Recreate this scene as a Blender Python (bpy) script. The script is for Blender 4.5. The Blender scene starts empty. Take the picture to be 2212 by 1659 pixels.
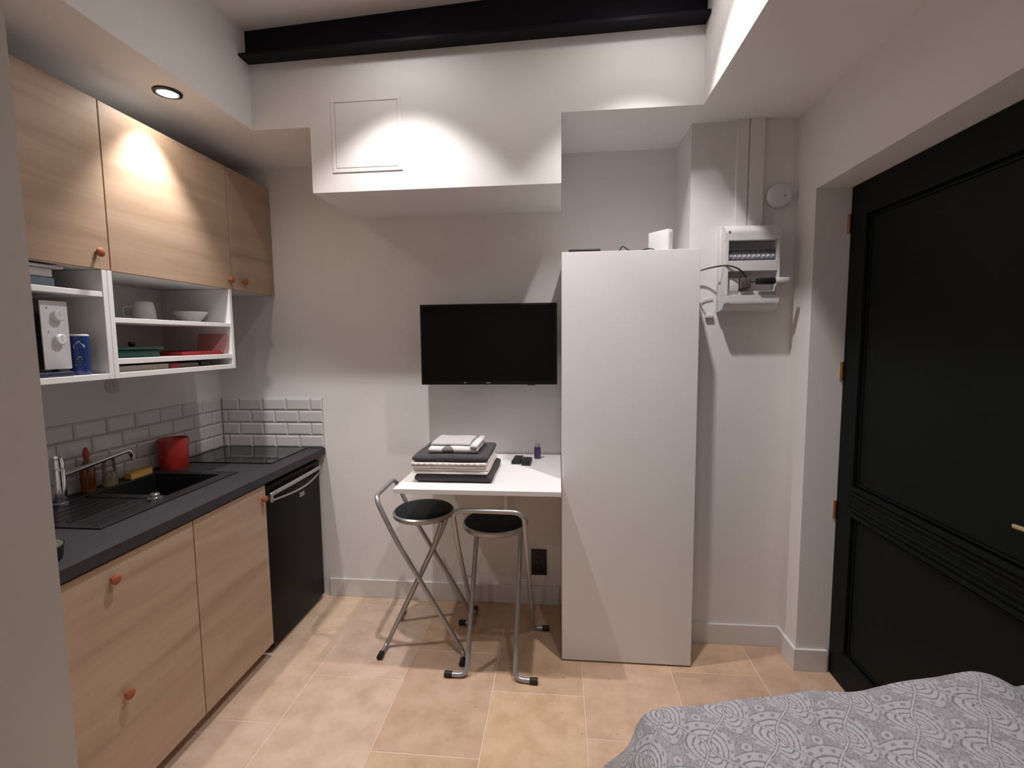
import bpy, bmesh, math, random
from mathutils import Vector, Matrix
random.seed(7)
PI = math.pi
C = bpy.context.scene.collection
# ------------------------------------------------------------------ camera
FPX = 1048.33
YAW, PITCH, ROLL = -0.0964282, -0.0903569, -0.0099848
cy, sy, cp, sp = math.cos(YAW), math.sin(YAW), math.cos(PITCH), math.sin(PITCH)
fw = Vector((sy*cp, cy*cp, sp)); rt = Vector((cy, -sy, 0)); up = rt.cross(fw)
cr, sr = math.cos(ROLL), math.sin(ROLL)
r2 = rt*cr + up*sr; u2 = up*cr - rt*sr
cd = bpy.data.cameras.new('camera'); cam = bpy.data.objects.new('camera', cd); C.objects.link(cam)
cam.matrix_world = Matrix(((r2.x, u2.x, -fw.x, 0), (r2.y, u2.y, -fw.y, 0), (r2.z, u2.z, -fw.z, 1.55), (0, 0, 0, 1)))
cd.sensor_width = 36; cd.lens = 36*FPX/2212; cd.clip_start = 0.02
bpy.context.scene.camera = cam
# ------------------------------------------------------------------ world, exposure
sc = bpy.context.scene
w = bpy.data.worlds.new('world'); sc.world = w; w.use_nodes = True
w.node_tree.nodes['Background'].inputs[0].default_value = (0.02, 0.02, 0.022, 1)
vs = sc.view_settings
sc.display_settings.display_device = 'sRGB'
vs.view_transform = 'Standard'; vs.look = 'None'; vs.gamma = 1; vs.use_curve_mapping = False
vs.exposure = 0.45
ZC = 3.2           # wall tops, above the high ceiling
def zc(x): return 2.97 + 0.05*(x+1.432)      # the high ceiling slopes up to the right
LAMP_COL = (1.0, 0.945, 0.94)
BEAM_W, CORE_W, SPILL_W = 36.0, 36.0, 3.4
# x, y, beam factor, spill factor : recessed spots of the high ceiling and a rear fill lamp
LAMPS = [(-0.68, 1.87, 1.0, 1.0), (0.345, 1.835, 1.0, 1.0), (0.36, 1.0, 0.28, 0.3), (-0.5, -0.8, 0.35, 3.0)]  # last one added behind the camera, spill raised as frontal fill
def spot(name, loc, power, angle, blend, rad=0.025, col=LAMP_COL):
    l = bpy.data.lights.new(name, 'SPOT'); l.energy = power; l.spot_size = math.radians(angle); l.spot_blend = blend
    l.shadow_soft_size = rad; l.color = col
    o = bpy.data.objects.new(name, l); o.location = loc; C.objects.link(o); return o
for (x, y, k, ks) in LAMPS:
    spot('beam_light', (x, y, zc(x)-0.03), BEAM_W*k, 90, 0.36)
    spot('core_light', (x, y, zc(x)-0.03), CORE_W*k, 76, 0.75)
    spot('spill_light', (x, y, zc(x)-0.03), SPILL_W*ks, 168, 0.6)
spot('beam_light', (-1.545, 1.885, 2.525), 42.0, 84, 0.75, col=(1, 0.955, 0.92))
spot('spill_light', (-1.545, 1.885, 2.525), 2.5, 165, 0.6, col=(1, 0.9, 0.8))

# ------------------------------------------------------------------ materials
def newmat(name):
    m = bpy.data.materials.new(name); m.use_nodes = True
    return m, m.node_tree.nodes, m.node_tree.links, m.node_tree.nodes['Principled BSDF']
def mat(name, col, rough=0.5, metal=0.0, spec=0.5, var=0.0, vscale=8.0, bump=0.0, bscale=200.0, stretch=(1, 1, 1), col2=None, coat=0.0, trans=0.0):
    m, N, L, b = newmat(name)
    b.inputs['Roughness'].default_value = rough; b.inputs['Metallic'].default_value = metal
    b.inputs['Specular IOR Level'].default_value = spec
    b.inputs['Coat Weight'].default_value = coat; b.inputs['Transmission Weight'].default_value = trans
    c4 = (*col, 1); b.inputs['Base Color'].default_value = c4
    tc = N.new('ShaderNodeTexCoord'); mp = N.new('ShaderNodeMapping'); mp.inputs['Scale'].default_value = stretch
    L.new(tc.outputs['Object'], mp.inputs[0])
    n = N.new('ShaderNodeTexNoise'); n.inputs['Scale'].default_value = vscale; n.inputs['Detail'].default_value = 4
    L.new(mp.outputs[0], n.inputs[0])
    r = N.new('ShaderNodeValToRGB')
    d = col2 or tuple(max(0, x*(1-var)) for x in col)
    r.color_ramp.elements[0].position = 0.3; r.color_ramp.elements[1].position = 0.7
    r.color_ramp.elements[0].color = (*d, 1); r.color_ramp.elements[1].color = c4
    L.new(n.outputs['Fac'], r.inputs[0]); L.new(r.outputs[0], b.inputs['Base Color'])
    if bump:
        n2 = N.new('ShaderNodeTexNoise'); n2.inputs['Scale'].default_value = bscale
        L.new(mp.outputs[0], n2.inputs[0])
        bp = N.new('ShaderNodeBump'); bp.inputs['Strength'].default_value = bump; bp.inputs['Distance'].default_value = 0.002
        L.new(n2.outputs['Fac'], bp.inputs['Height']); L.new(bp.outputs[0], b.inputs['Normal'])
    return m
def emis(name, col, s):
    m, N, L, b = newmat(name)
    b.inputs['Base Color'].default_value = (1, 1, 1, 1); b.inputs['Emission Color'].default_value = (*col, 1); b.inputs['Emission Strength'].default_value = s
    return m
def woodmat(name, seed):
    m, N, L, b = newmat(name)
    tc = N.new('ShaderNodeTexCoord'); mp = N.new('ShaderNodeMapping')
    mp.inputs['Scale'].default_value = (1, 0.5, 6.0); mp.inputs['Location'].default_value = (seed, seed*1.7, seed*0.6)
    L.new(tc.outputs['Object'], mp.inputs[0])
    n = N.new('ShaderNodeTexNoise'); n.inputs['Scale'].default_value = 2.2; n.inputs['Detail'].default_value = 6; n.inputs['Distortion'].default_value = 0.5
    L.new(mp.outputs[0], n.inputs[0])
    r = N.new('ShaderNodeValToRGB'); e = r.color_ramp.elements
    e[0].position = 0.25; e[0].color = (0.30, 0.20, 0.132, 1); e[1].position = 0.62; e[1].color = (0.44, 0.315, 0.222, 1)
    x = e.new(0.42); x.color = (0.39, 0.27, 0.185, 1)
    L.new(n.outputs['Fac'], r.inputs[0])
    mp2 = N.new('ShaderNodeMapping'); mp2.inputs['Scale'].default_value = (1, 3, 160.0); mp2.inputs['Location'].default_value = (seed, 0, 0)
    L.new(tc.outputs['Object'], mp2.inputs[0])
    n2 = N.new('ShaderNodeTexNoise'); n2.inputs['Scale'].default_value = 1.0; n2.inputs['Detail'].default_value = 3
    L.new(mp2.outputs[0], n2.inputs[0])
    mx = N.new('ShaderNodeMixRGB'); mx.blend_type = 'MULTIPLY'; mx.inputs[0].default_value = 0.22
    r2_ = N.new('ShaderNodeValToRGB'); r2_.color_ramp.elements[0].position = 0.3; r2_.color_ramp.elements[0].color = (0.75, 0.7, 0.65, 1); r2_.color_ramp.elements[1].position = 0.55
    L.new(n2.outputs['Fac'], r2_.inputs[0]); L.new(r.outputs[0], mx.inputs[1]); L.new(r2_.outputs[0], mx.inputs[2])
    L.new(mx.outputs[0], b.inputs['Base Color']); b.inputs['Roughness'].default_value = 0.5
    return m
M = {}
M['wall'] = mat('white_paint', (0.78, 0.755, 0.74), 0.75, var=0.03, vscale=3, bump=0.07, bscale=160)
M['ceil'] = mat('ceiling_paint', (0.78, 0.755, 0.74), 0.8, var=0.03, vscale=3, bump=0.15, bscale=160)
M['base'] = mat('baseboard_white', (0.72, 0.70, 0.69), 0.4, var=0.02)
M['white'] = mat('white_melamine', (0.78, 0.765, 0.76), 0.4, var=0.015, vscale=2)
M['carcass'] = mat('cabinet_white', (0.70, 0.69, 0.685), 0.45, var=0.02)
M['ptop'] = mat('table_white', (0.82, 0.81, 0.81), 0.35, var=0.01)
M['wood'] = [woodmat('oak_%d' % i, 3.1*i+1.3) for i in range(5)]
M['woodedge'] = mat('oak_edge', (0.40, 0.27, 0.17), 0.55, var=0.1)
M['leather'] = mat('tan_leather', (0.36, 0.10, 0.035), 0.6, var=0.25, vscale=60)
M['counter'] = mat('dark_slate_laminate', (0.040, 0.038, 0.043), 0.5, spec=0.25, var=0.25, vscale=60, bump=0.2, bscale=300)
M['sink'] = mat('black_composite', (0.012, 0.012, 0.014), 0.38, var=0.3, vscale=120, bump=0.1, bscale=500)
M['hob'] = mat('black_glass', (0.006, 0.006, 0.007), 0.08, spec=0.5, var=0.1)
M['fridge'] = mat('black_enamel', (0.005, 0.0038, 0.0035), 0.38, spec=0.12, var=0.1, bump=0.05, bscale=400)
M['chrome'] = mat('chrome', (0.75, 0.75, 0.76), 0.12, 1.0, var=0.02)
M['silver'] = mat('silver_plastic', (0.42, 0.40, 0.40), 0.3, 0.6, var=0.05)
M['tube'] = mat('silver_tube', (0.40, 0.395, 0.40), 0.34, 0.6, var=0.05)
M['vinyl'] = mat('black_vinyl', (0.009, 0.0145, 0.017), 0.55, spec=0.15, var=0.15, vscale=30, bump=0.1, bscale=250)
M['rubber'] = mat('black_rubber', (0.012, 0.011, 0.011), 0.6, var=0.2)
M['tv'] = mat('black_gloss', (0.002, 0.0015, 0.002), 0.12, spec=0.22, var=0.1)
M['tvf'] = mat('black_frame', (0.006, 0.006, 0.007), 0.4, spec=0.2, var=0.1)
M['blackp'] = mat('black_plastic', (0.013, 0.013, 0.014), 0.4, var=0.15)
M['beam'] = mat('anthracite_gloss_paint', (0.0135, 0.0138, 0.0175), 0.36, spec=0.05, var=0.15)
M['door'] = mat('dark_green_paint', (0.0042, 0.0068, 0.0062), 0.5, spec=0.12, var=0.12, bump=0.05, bscale=60)
M['brass'] = mat('worn_brass', (0.45, 0.20, 0.07), 0.4, 0.7, var=0.3, vscale=80)
M['brassb'] = mat('polished_brass', (0.75, 0.62, 0.35), 0.2, 1.0, var=0.05)
M['tile'] = mat('white_ceramic', (0.62, 0.61, 0.62), 0.16, var=0.02)
M['grout'] = mat('pale_grout', (0.50, 0.48, 0.47), 0.9, var=0.1, vscale=50)
M['red'] = mat('red_enamel', (0.40, 0.022, 0.016), 0.35, var=0.1)
M['redp'] = mat('red_plastic', (0.42, 0.03, 0.035), 0.4, var=0.1)
M['dark_in'] = mat('dark_inside', (0.02, 0.012, 0.012), 0.6, var=0.1)
M['amber'] = mat('amber_soap', (0.22, 0.065, 0.012), 0.15, var=0.1, trans=0.3)
M['clear'] = mat('cloudy_plastic', (0.35, 0.30, 0.18), 0.25, var=0.15, trans=0.4)
M['sponge'] = mat('yellow_sponge', (0.62, 0.36, 0.08), 0.95, var=0.25, vscale=200, bump=0.6, bscale=400)
M['blue'] = mat('blue_tin', (0.012, 0.035, 0.16), 0.3, var=0.1)
M['ice'] = mat('pale_print', (0.45, 0.55, 0.66), 0.35, var=0.1)
M['gold'] = mat('gold_print', (0.35, 0.26, 0.10), 0.4, var=0.1)
M['porcelain'] = mat('white_porcelain', (0.68, 0.67, 0.65), 0.2, var=0.02)
M['green'] = mat('dark_green_plastic', (0.012, 0.065, 0.048), 0.4, var=0.1)
M['bluep'] = mat('slate_blue_plastic', (0.16, 0.22, 0.28), 0.4, var=0.1)
M['beige'] = mat('beige_plastic', (0.50, 0.46, 0.38), 0.5, var=0.1)
M['navy'] = mat('navy_plastic', (0.02, 0.03, 0.055), 0.4, var=0.1)
M['greyp'] = mat('grey_plastic', (0.26, 0.22, 0.22), 0.5, var=0.1)
M['mwhite'] = mat('appliance_white', (0.68, 0.68, 0.70), 0.35, var=0.02)
M['elec'] = mat('panel_plastic', (0.72, 0.71, 0.71), 0.4, var=0.02)
M['breaker'] = mat('breaker_grey', (0.32, 0.34, 0.38), 0.45, var=0.1)
M['dkgrey'] = mat('dark_grey', (0.06, 0.065, 0.075), 0.4, var=0.1)
M['brownp'] = mat('brown_plug', (0.11, 0.08, 0.075), 0.5, var=0.1)
M['purple'] = mat('purple_bottle', (0.075, 0.035, 0.13), 0.25, var=0.15)
M['towel_d'] = mat('charcoal_terry', (0.075, 0.07, 0.073), 0.95, var=0.3, vscale=150, bump=0.8, bscale=500)
M['towel_c'] = mat('cream_terry', (0.80, 0.74, 0.69), 0.95, var=0.08, vscale=150, bump=0.8, bscale=500)
M['towel_w'] = mat('white_terry', (0.80, 0.785, 0.77), 0.95, var=0.1, vscale=150, bump=1.0, bscale=450)
M['towel_g'] = mat('pale_grey_cloth', (0.52, 0.505, 0.505), 0.95, var=0.06, vscale=150, bump=0.6, bscale=500)
M['stripe'] = mat('grey_stripe', (0.22, 0.205, 0.20), 0.95, var=0.15, vscale=150, bump=0.6, bscale=500)
M['lamp'] = emis('lamp_glow', (1, 0.95, 0.9), 30)
M['cord_w'] = mat('white_cord', (0.62, 0.6, 0.59), 0.5, var=0.05)
M['matt'] = mat('mattress_cloth', (0.5, 0.49, 0.5), 0.9, var=0.05)
M['lidglass'] = mat('greenish_glass', (0.16, 0.18, 0.13), 0.1, var=0.05, trans=0.4)

# ------------------------------------------------------------------ helpers
def wl(o):
    v = Vector((0, 0, 0))
    while o is not None: v += o.location; o = o.parent
    return v
def obj(name, bm, m, parent=None, smooth=False, world=True, label=None):
    me = bpy.data.meshes.new(name)
    if parent is not None and world: bmesh.ops.translate(bm, verts=bm.verts, vec=-wl(parent))
    bmesh.ops.recalc_face_normals(bm, faces=bm.faces)
    bm.to_mesh(me); bm.free()
    for x in (m if isinstance(m, (list, tuple)) else [m]): me.materials.append(x)
    if smooth:
        for p in me.polygons: p.use_smooth = True
        if smooth != 'all':
            try: me.set_sharp_from_angle(angle=math.radians(smooth if smooth is not True else 40))
            except Exception: pass
    o = bpy.data.objects.new(name, me); C.objects.link(o)
    if parent is not None: o.parent = parent
    if label: o['label'] = label
    return o
def tag(o, label, cat, group=None, kind=None):
    o['label'] = label; o['category'] = cat
    if group: o['group'] = group
    if kind: o['kind'] = kind
    return o
def thing(name, label, cat, loc=(0, 0, 0), group=None):
    o = bpy.data.objects.new(name, None); C.objects.link(o); o.location = loc; o.empty_display_size = 0.05
    return tag(o, label, cat, group)
def struct(name, bm, m, smooth=False):
    o = obj(name, bm, m, smooth=smooth); o['kind'] = 'structure'; return o
def B(): return bmesh.new()
def box(bm, x0, x1, y0, y1, z0, z1, bev=0.0, seg=2, mi=0):
    t = bmesh.new()
    r = bmesh.ops.create_cube(t, size=1)
    for v in t.verts: v.co = Vector(((x0+x1)/2+v.co.x*(x1-x0), (y0+y1)/2+v.co.y*(y1-y0), (z0+z1)/2+v.co.z*(z1-z0)))
    if bev: bmesh.ops.bevel(t, geom=t.edges[:], offset=bev, segments=seg, profile=0.5, affect='EDGES')
    for f in t.faces: f.material_index = mi
    merge(bm, t); return bm
def merge(bm, t):
    me = bpy.data.meshes.new('tmp'); t.to_mesh(me); t.free(); bm.from_mesh(me); bpy.data.meshes.remove(me)
def lathe(bm, prof, c=(0, 0, 0), n=32, axis='z', mi=0, sx=1, sy_=1):
    """prof: list of (r, h); closed at ends if r == 0"""
    t = bmesh.new(); rings = []
    for (r, h) in prof:
        ring = []
        if r <= 1e-6: ring = [t.verts.new((0, 0, h))]
        else:
            for k in range(n):
                a = 2*PI*k/n; ring.append(t.verts.new((r*math.cos(a)*sx, r*math.sin(a)*sy_, h)))
        rings.append(ring)
    for i in range(len(rings)-1):
        a, b = rings[i], rings[i+1]
        for k in range(n):
            k2 = (k+1) % n
            if len(a) == 1 and len(b) == 1: continue
            if len(a) == 1: t.faces.new((a[0], b[k], b[k2]))
            elif len(b) == 1: t.faces.new((a[k], a[k2], b[0]))
            else: t.faces.new((a[k], a[k2], b[k2], b[k]))
    for f in t.faces: f.material_index = mi
    R = {'z': Matrix.Identity(3), 'x': Matrix(((0, 0, 1), (0, 1, 0), (-1, 0, 0))), 'y': Matrix(((1, 0, 0), (0, 0, 1), (0, -1, 0)))}[axis]
    for v in t.verts: v.co = R @ v.co + Vector(c)
    merge(bm, t); return bm
def cyl(bm, c, r, h, n=24, axis='z', bev=0.0, mi=0):
    b = bev
    prof = [(0, 0), (r-b, 0), (r, b), (r, h-b), (r-b, h), (0, h)] if b else [(0, 0), (r, 0), (r, h), (0, h)]
    return lathe(bm, prof, c, n, axis, mi)
def fillet(pts, rad, n=6):
    P = [Vector(p) for p in pts]; out = [P[0]]
    for i in range(1, len(P)-1):
        a, b, c = P[i-1], P[i], P[i+1]; d1 = (a-b); d2 = (c-b)
        r = rad[i-1] if isinstance(rad, (list, tuple)) else rad
        k = min(r, d1.length*0.49, d2.length*0.49)
        p0 = b + d1.normalized()*k; p2 = b + d2.normalized()*k
        for j in range(n+1):
            s = j/n; out.append(p0*(1-s)**2 + b*2*s*(1-s) + p2*s*s)
    out.append(P[-1]); return out
def tube(bm, pts, r, n=10, caps=True, mi=0, flat=None):
    t = bmesh.new(); P = [Vector(p) for p in pts]; rings = []
    T = [(P[min(i+1, len(P)-1)]-P[max(i-1, 0)]).normalized() for i in range(len(P))]
    up_ = Vector((0, 0, 1)) if abs(T[0].z) < 0.9 else Vector((1, 0, 0))
    nrm = (up_ - T[0]*up_.dot(T[0])).normalized()
    for i, p in enumerate(P):
        nrm = (nrm - T[i]*nrm.dot(T[i])).normalized(); bi = T[i].cross(nrm)
        ra, rb = (r, r) if flat is None else flat
        rings.append([t.verts.new(p + nrm*math.cos(2*PI*k/n)*ra + bi*math.sin(2*PI*k/n)*rb) for k in range(n)])
    for a, b in zip(rings, rings[1:]):
        for k in range(n): t.faces.new((a[k], a[(k+1) % n], b[(k+1) % n], b[k]))
    if caps: t.faces.new(rings[0][::-1]); t.faces.new(rings[-1])
    for f in t.faces: f.material_index = mi
    merge(bm, t); return bm
def prism(bm, poly, a0, a1, plane='xz', mi=0):
    """extrude a polygon; plane xz -> along y, yz -> along x, xy -> along z"""
    t = bmesh.new()
    f = {'xz': lambda p, a: (p[0], a, p[1]), 'yz': lambda p, a: (a, p[0], p[1]), 'xy': lambda p, a: (p[0], p[1], a)}[plane]
    A = [t.verts.new(f(p, a0)) for p in poly]; Bv = [t.verts.new(f(p, a1)) for p in poly]
    t.faces.new(A); t.faces.new(Bv[::-1])
    for i in range(len(poly)): j = (i+1) % len(poly); t.faces.new((A[i], Bv[i], Bv[j], A[j]))
    for fc in t.faces: fc.material_index = mi
    bmesh.ops.recalc_face_normals(t, faces=t.faces)
    merge(bm, t); return bm
def copy_tree(o, parent=None):
    c = o.copy(); C.objects.link(c)
    if parent is not None: c.parent = parent
    for ch in list(o.children): copy_tree(ch, c)
    return c

# ------------------------------------------------------------------ room shell
XL, XR, YB, YF = -2.04, 1.10, 2.739, -1.9
XU = -1.432; YU = 2.255; XS = 0.622; ZS = 2.55; ZM = 2.247; XP = -1.38; YP = 1.165
bm = B(); box(bm, XL-0.1, XR+0.25, YB, YB+0.1, -0.1, ZC+0.1); struct('wall_back', bm, M['wall'])
bm = B(); prism(bm, [(XL, ZS-0.006), (-1.149, ZS-0.006), (-1.149, ZM), (0.0125, ZM), (0.0125, ZS), (XS, ZS), (XS, ZC+0.05), (XL, ZC+0.05)], YU, YB)
struct('wall_back_upper', bm, M['wall'])
bm = B(); box(bm, XL-0.1, XL, YF, YB, -0.1, ZC+0.1); struct('wall_left', bm, M['wall'])
bm = B(); prism(bm, [(XL, 1.128), (-1.334, 1.128), (-1.384, YP), (XL, YP)], 0, ZS-0.006, 'xy'); struct('wall_left_near', bm, M['wall'])
bm = B(); box(bm, XL, XU, YF, YU, ZS-0.006, ZC+0.05); struct('wall_left_upper', bm, M['wall'])
bm = B(); box(bm, XS, XR, YF, YB, ZS, ZC+0.05); struct('wall_right_upper', bm, M['wall'])
bm = B(); box(bm, XS, XR+0.25, 2.44, YB, 0, ZS); struct('wall_back_right', bm, M['wall'])
bm = B(); box(bm, XR, XR+0.25, 2.262, 2.44, 0, ZC+0.05); box(bm, XR, XR+0.25, 0.86, 2.262, 2.183, ZC+0.05); box(bm, XR, XR+0.25, YF, 0.86, 0, ZC+0.05)
struct('wall_right', bm, M['wall'])
bm = B(); box(bm, XL-0.1, XR+0.25, YF-0.1, YF, -0.1, ZC+0.1); struct('wall_front', bm, M['wall'])
bm = B(); prism(bm, [(XL-0.1, zc(XL-0.1)), (XR+0.25, zc(XR+0.25)), (XR+0.25, ZC+0.2), (XL-0.1, ZC+0.2)], YF-0.1, YB+0.1); struct('ceiling', bm, M['ceil'])
# floor: travertine tiles laid in courses, one mesh
bm = B(); cl = bm.loops.layers.float_color.new('tint')
def tilebox(x0, x1, y0, y1, col):
    t = bmesh.new(); l2 = t.loops.layers.float_color.new('tint'); e = 0.0022
    bmesh.ops.create_cube(t, size=1)
    for v in t.verts: v.co = Vector(((x0+x1)/2+v.co.x*(x1-x0-2*e), (y0+y1)/2+v.co.y*(y1-y0-2*e), -0.005+v.co.z*0.01))
    bmesh.ops.bevel(t, geom=[ed for ed in t.edges if all(v.co.z > -0.001 for v in ed.verts)], offset=0.0012, segments=1, affect='EDGES')
    for f in t.faces:
        for lp in f.loops: lp[l2] = (*col, 1)
    merge(bm, t)
xs = [-2.05+0.0, -1.958, -1.55, -1.145, -0.716, -0.296, 0.107, 0.519, 0.917, 1.36]
offs = {-1.145: 2.04, -0.716: 1.652, -0.296: 2.005, 0.107: 1.78, 0.519: 2.2, 0.917: 1.9, -1.55: 1.75}
TL = 0.61
for i in range(len(xs)-1):
    y = offs.get(xs[i], 1.9)
    while y > YF: y -= TL
    while y < YB:
        k = random.uniform(-0.5, 0.5); q = random.uniform(-0.5, 0.5)
        base = Vector((0.61, 0.43, 0.30)) if xs[i] > -0.75 else Vector((0.62, 0.47, 0.36))  # left courses paler: lamp light on that side put into the tile colour
        c = base*(1+0.15*k); c.z *= 1+0.1*q
        tilebox(max(xs[i], -2.05), xs[i+1], max(y, YF), min(y+TL, YB+0.01), c)
        y += TL
for f in bm.faces: f.material_index = 0
box(bm, XL-0.1, XR+0.25, YF-0.1, YB+0.1, -0.1, -0.0016, mi=1)
m, N, L, b = newmat('travertine')
at = N.new('ShaderNodeVertexColor'); at.layer_name = 'tint'
tc = N.new('ShaderNodeTexCoord'); n = N.new('ShaderNodeTexNoise'); n.inputs['Scale'].default_value = 9; n.inputs['Detail'].default_value = 6; n.inputs['Roughness'].default_value = 0.62
L.new(tc.outputs['Object'], n.inputs[0])
r = N.new('ShaderNodeValToRGB'); e = r.color_ramp.elements; e[0].position = 0.32; e[0].color = (0.80, 0.74, 0.66, 1); e[1].position = 0.62; e[1].color = (1.06, 1.05, 1.05, 1)
L.new(n.outputs['Fac'], r.inputs[0])
mx = N.new('ShaderNodeMixRGB'); mx.blend_type = 'MULTIPLY'; mx.inputs[0].default_value = 0.8
L.new(at.outputs[0], mx.inputs[1]); L.new(r.outputs[0], mx.inputs[2])
n3 = N.new('ShaderNodeTexNoise'); n3.inputs['Scale'].default_value = 38; n3.inputs['Detail'].default_value = 3
L.new(tc.outputs['Object'], n3.inputs[0])
r3 = N.new('ShaderNodeValToRGB'); e = r3.color_ramp.elements; e[0].position = 0.24; e[0].color = (0.62, 0.52, 0.42, 1); e[1].position = 0.34; e[1].color = (1, 1, 1, 1)
L.new(n3.outputs['Fac'], r3.inputs[0])
mx2 = N.new('ShaderNodeMixRGB'); mx2.blend_type = 'MULTIPLY'; mx2.inputs[0].default_value = 0.6
L.new(mx.outputs[0], mx2.inputs[1]); L.new(r3.outputs[0], mx2.inputs[2])
L.new(mx2.outputs[0], b.inputs['Base Color']); b.inputs['Roughness'].default_value = 0.42
M['travertine'] = m
M['fgrout'] = mat('floor_grout', (0.72, 0.58, 0.47), 0.9, var=0.08, vscale=40)
struct('floor', bm, [M['travertine'], M['fgrout']])
# baseboards
bm = B(); box(bm, -1.395, 0.0, YB-0.013, YB, 0, 0.11, 0.002); struct('baseboard_back', bm, M['base'])
bm = B(); box(bm, 0.63, XR, 2.427, 2.44, 0, 0.105, 0.002); box(bm, XR-0.013, XR, 2.262, 2.43, 0, 0.105, 0.002); box(bm, XR-0.013, XR+0.135, 2.249, 2.262, 0, 0.105, 0.002)
struct('baseboard_right', bm, M['base'])
bm = B(); box(bm, XL, XL+0.013, YF, 1.115, 0, 0.11, 0.002); box(bm, XL, -1.336, 1.115, 1.128, 0, 0.11, 0.002); struct('baseboard_left', bm, M['base'])
# backsplash tiles (bevelled metro tiles) : trim_1 behind the hob, trim_2 along the counter
def metro(bm, u0, u1, z0, rows, th, tw, place, start):
    for rI in range(rows):
        z = z0 + rI*th; u = u1 - (tw*0.5 if (rI % 2) == start else tw)
        hi = u1
        while hi > u0 + 0.01:
            lo = max(u, u0); g = 0.0016; bv = 0.009
            t = bmesh.new()
            a = [(lo+g, z+g), (hi-g, z+g), (hi-g, z+th-g), (lo+g, z+th-g)]
            bb = [(lo+g+bv, z+g+bv), (hi-g-bv, z+g+bv), (hi-g-bv, z+th-g-bv), (lo+g+bv, z+th-g-bv)]
            if hi-lo < 0.03: bb = [((p[0]+(lo+hi)/2)/2, p[1]) for p in bb]
            v0 = [t.verts.new(place(p[0], p[1], 0.0)) for p in a]; v1 = [t.verts.new(place(p[0], p[1], 0.004)) for p in a]; v2 = [t.verts.new(place(p[0], p[1], 0.0085)) for p in bb]
            for q in range(4):
                k = (q+1) % 4
                t.faces.new((v0[q], v0[k], v1[k], v1[q])); t.faces.new((v1[q], v1[k], v2[k], v2[q]))
            t.faces.new(v2)
            merge(bm, t); hi = lo; u = lo - tw
bm = B(); metro(bm, XL+0.009, -1.394, 0.921, 4, 0.0745, 0.15, lambda u, z, d: (u, YB-0.003-d, z), 1)
for f in bm.faces: f.material_index = 0
box(bm, XL+0.003, -1.394, YB-0.004, YB, 0.92, 1.219, mi=1)
struct('trim_1', bm, [M['tile'], M['grout']])
bm = B(); metro(bm, YP, YB-0.01, 0.921, 4, 0.0745, 0.15, lambda u, z, d: (XL+0.003+d, u, z), 0)
for f in bm.faces: f.material_index = 0
box(bm, XL, XL+0.004, YP, YB-0.004, 0.92, 1.219, mi=1)
struct('trim_2', bm, [M['tile'], M['grout']])

# steel beam with rolled profile
zb, zt = 2.834, 2.969
prof = [(2.177, zb), (2.252, zb), (2.252, zb+0.012), (2.245, zb+0.013), (2.245, zt), (2.232, zt)]
for j in range(9):
    a = j/8*PI/2; prof.append((2.232-0.012*(1-math.cos(a)), zb+0.025-0.0125*math.sin(a)))
prof += [(2.178, zb+0.011)]
bm = B(); prism(bm, prof, XU, XS, 'yz')
for v in bm.verts: v.co.z += (v.co.x-XU)*(0.0185+(0.0495-0.0185)*(v.co.z-zb)/(zt-zb))
tag(obj('steel_beam', bm, M['beam'], smooth=30), 'glossy dark anthracite steel beam running across below the high ceiling', 'beam')

# access hatch in the upper wall
t = thing('access_hatch', 'white square access hatch flush in the upper wall bulkhead', 'hatch', (-0.88, YU, 2.497))
bm = B()
x0, x1, z0, z1 = -1.046, -0.712, 2.334, 2.662; fr = 0.017; yf = YU-0.004
for (a, b_, c, d) in ((x0, x1, z0, z0+fr), (x0, x1, z1-fr, z1), (x0, x0+fr, z0+fr, z1-fr), (x1-fr, x1, z0+fr, z1-fr)): box(bm, a, b_, yf, YU, c, d, 0.001, 1)
obj('frame', bm, M['wall'], t)
bm = B(); box(bm, x0+fr+0.003, x1-fr-0.003, yf, YU, z0+fr+0.003, z1-fr-0.003, 0.001, 1); obj('hatch_door', bm, M['wall'], t)

# ------------------------------------------------------------------ recessed lamps
def downlight(x, y, z, label, group=None):
    t = thing('recessed_downlight', label, 'lamp', (x, y, z), group)
    bm = B(); lathe(bm, [(0.036, 0.0), (0.036, -0.006), (0.040, -0.010), (0.050, -0.006), (0.052, 0.0)], (x, y, z), 40)
    obj('ring', bm, M['blackp'] if group is None else M['white'], t, smooth=True)
    bm = B(); cyl(bm, (x, y, z-0.005), 0.0355, 0.004, 32); obj('lens', bm, M['lamp'], t)
    return t
downlight(-1.545, 1.885, ZS-0.006, 'lit black-ringed downlight in the soffit above the oak wall cabinets')
for (x, y, k, ks) in LAMPS:
    downlight(x, y, zc(x)-0.001, 'lit white downlight recessed in the high ceiling out of view, the rearmost added as fill', 'high ceiling downlights')

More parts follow.
